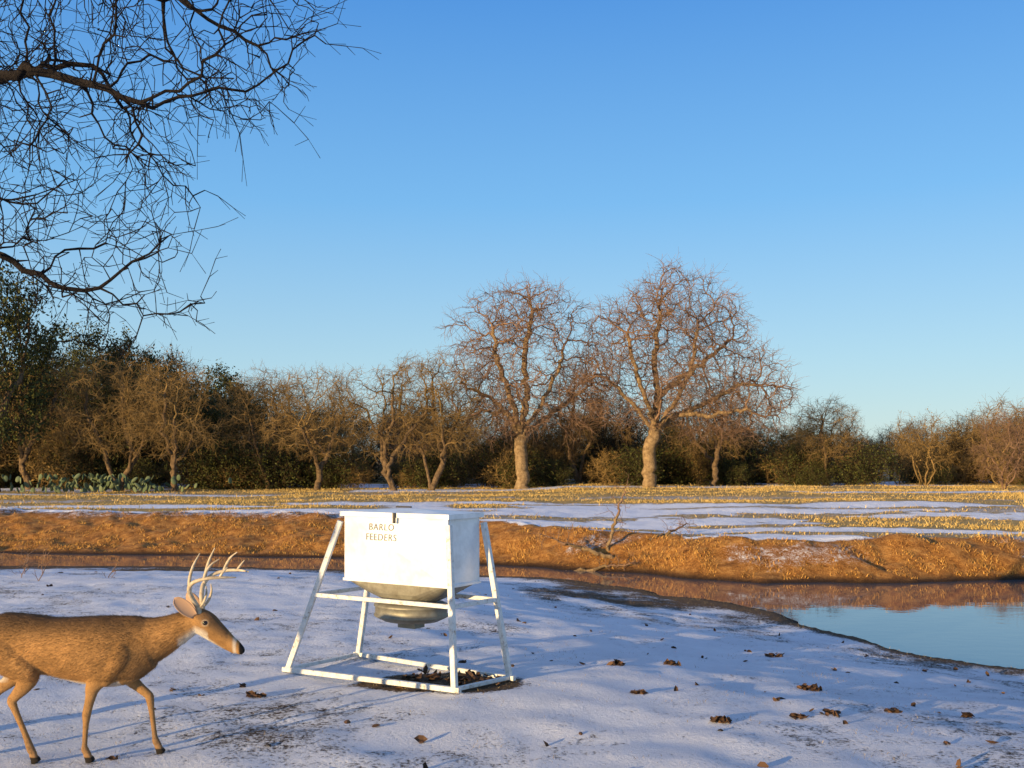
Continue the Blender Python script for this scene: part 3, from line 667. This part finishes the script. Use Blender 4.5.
fl=nrm(fl-nn*np.sum(fl*nn,1,keepdims=True)); dirn=nrm(fl+.34*nn+.2*r.normal(size=p.shape)); L=(np.where(legm|hm,.009,.021)[:,0]*(.6+.8*r.random(len(p))))[:,None]
side=nrm(np.cross(dirn,nn)); p=co[idx]-nn*.001
V=np.stack([p-side*.0011,p+side*.0011,p+dirn*L],1).reshape(-1,3); F=np.arange(len(V)).reshape(-1,3)
fur=make_mesh('fur',V,[F],[M_coat]); cattr(fur,'fur',np.repeat(deercol(co[idx],nn)*(.6+.8*r.random((len(idx),1))),3,0)); link(bpy.data.objects.new('fur',fur),deer)
k=NT('deer_eye'); k.color((.008,.005,.003)); k.set(Roughness=.08); M_eye=k.m
import bmesh
for s in (-1,1):
    bm=bmesh.new(); bmesh.ops.create_uvsphere(bm,u_segments=18,v_segments=12,radius=.017); mm=bpy.data.meshes.new('eye'); bm.to_mesh(mm); bm.free(); mm.materials.append(M_eye)
    for q in mm.polygons: q.use_smooth=True
    o=link(bpy.data.objects.new('eye',mm),deer); o.location=(.668,s*.053,.842); o.scale=(1.1,.75,.9)
k=NT('ear_skin'); k.color((.40,.25,.16)); k.set(Roughness=.8); M_ear=k.m
for s in (-1,1):
    base=np.array([.605,s*.050,.885]); tip=np.array([.500,s*.115,1.005]); ax=tip-base; Ln=np.linalg.norm(ax); ax/=Ln
    opn=nrm(np.array([[-.05,s*.95,.15]]))[0]; opn-=ax*opn.dot(ax); opn/=np.linalg.norm(opn); sd_=np.cross(ax,opn)
    V=[];F=[];nu,nv=14,9
    for a in range(nu+1):
        t=a/nu; w=.041*(.45+.55*math.sin(math.pi*min(.5,t*1.0)))*math.sqrt(max(0,1-max(0,(t-.45)/.55)**2.2))+.001
        for b in range(nv+1):
            h=-1+2*b/nv; V.append(base+ax*Ln*t+sd_*w*math.sin(h*1.25)/.95+opn*w*(1-math.cos(h*1.25))*.8*(.9-.4*t))
    for a in range(nu):
        for b in range(nv): i_=a*(nv+1)+b; F.append((i_,i_+1,i_+nv+2,i_+nv+1))
    pm('ear',V,F,M_ear,deer,True,.004)
k=NT('antler_bone'); o_=k.obj(); f=k.noise(30,5,.7,o_); k.color(k.ramp(f,[(.3,(.30,.22,.13)),(.7,(.62,.52,.37))])); k.set(Roughness=.5); k.bump(f,.5,.004); M_ant=k.m
def chain(P,R):
    Q=[(*p,rr_,rr_) for p,rr_ in zip(P,R)]; loft(Q,6,10)
LV=[];LF=[]
for s,dx,dz in ((-1,0,0),(1,.018,.012)):
    f=lambda x,y,z:(x+dx*(z-.9)*3,s*y,z+dz*(z-.9)*3)
    chain([f(.628,.026,.885),f(.618,.045,.94),f(.598,.085,1.00),f(.595,.135,1.06),f(.635,.175,1.105),f(.715,.185,1.13),f(.80,.165,1.135),f(.875,.125,1.13)],[.018,.0155,.0145,.0135,.0125,.011,.009,.004])
    chain([f(.62,.04,.925),f(.655,.045,.965),f(.672,.04,1.02),f(.668,.035,1.065)],[.011,.009,.007,.003])
    chain([f(.598,.13,1.05),f(.60,.14,1.12),f(.62,.135,1.20),f(.655,.12,1.275)],[.012,.0105,.008,.003])
    chain([f(.70,.185,1.125),f(.715,.19,1.17),f(.745,.18,1.215),f(.785,.165,1.245)],[.010,.009,.007,.003])
    chain([f(.79,.168,1.135),f(.81,.17,1.165),f(.835,.16,1.195)],[.008,.007,.003])
me=bpy.data.meshes.new('antlers'); me.from_pydata([tuple(v) for v in np.concatenate(LV)],[],LF); me.materials.append(M_ant)
for q in me.polygons: q.use_smooth=True
link(bpy.data.objects.new('antlers',me),deer)

# ------------------------------------------------------------------ light, sky, camera
EL=6.5; az=np.array([-.70,-.715])
sun=bpy.data.lights.new('sun','SUN'); sun.energy=7.6; sun.angle=math.radians(.6); sun.color=(1,.72,.36)
so=bpy.data.objects.new('sun',sun); col.objects.link(so); so.location=(-20,-40,20)
d=Vector((-az[0],-az[1],-math.tan(math.radians(EL)))); so.rotation_euler=d.to_track_quat('-Z','Y').to_euler()
w=bpy.data.worlds.new('World'); scene.world=w; w.use_nodes=True; nt=w.node_tree
sky=nt.nodes.new('ShaderNodeTexSky'); sky.sky_type='NISHITA'; sky.sun_disc=False; sky.sun_elevation=math.radians(EL); sky.sun_rotation=math.atan2(az[0],az[1])%(2*math.pi)
sky.air_density=1.0; sky.dust_density=.2; sky.ozone_density=2.5
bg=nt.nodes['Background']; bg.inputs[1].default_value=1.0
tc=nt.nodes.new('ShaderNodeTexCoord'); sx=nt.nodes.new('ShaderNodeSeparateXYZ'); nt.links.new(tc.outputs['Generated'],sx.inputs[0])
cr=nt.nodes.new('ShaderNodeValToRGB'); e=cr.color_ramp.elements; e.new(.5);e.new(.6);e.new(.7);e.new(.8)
for el,(p,c) in zip(e,[(0.,(.60,.78,.79)),(.10,(.44,.70,.86)),(.25,(.20,.52,.92)),(.42,(.085,.33,.82)),(.6,(.22,.33,.66)),(1.,(.30,.37,.60))]): el.position=p; el.color=(*c,1)  # top stops lifted above the visible sky, added fill light for the snow
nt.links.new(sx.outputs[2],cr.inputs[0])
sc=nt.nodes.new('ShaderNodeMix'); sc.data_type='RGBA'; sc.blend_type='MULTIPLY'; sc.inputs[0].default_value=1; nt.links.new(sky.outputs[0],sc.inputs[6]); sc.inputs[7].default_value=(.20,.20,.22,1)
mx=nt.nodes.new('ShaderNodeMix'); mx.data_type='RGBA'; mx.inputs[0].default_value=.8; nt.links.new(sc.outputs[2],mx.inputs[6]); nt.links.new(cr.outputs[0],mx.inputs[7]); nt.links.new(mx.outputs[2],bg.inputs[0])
cam=bpy.data.cameras.new('camera'); co_=bpy.data.objects.new('camera',cam); col.objects.link(co_); co_.location=(0,0,CAMH); co_.rotation_euler=(math.pi/2,0,0)
cam.sensor_width=36; cam.lens=36*FOC/1024; cam.shift_y=79/1024; cam.clip_end=3000; cam.clip_start=.05
scene.camera=co_
scene.view_settings.view_transform='Standard'; scene.view_settings.look='None'; scene.view_settings.exposure=0
print('verts', sum(len(m.vertices) for m in bpy.data.meshes))
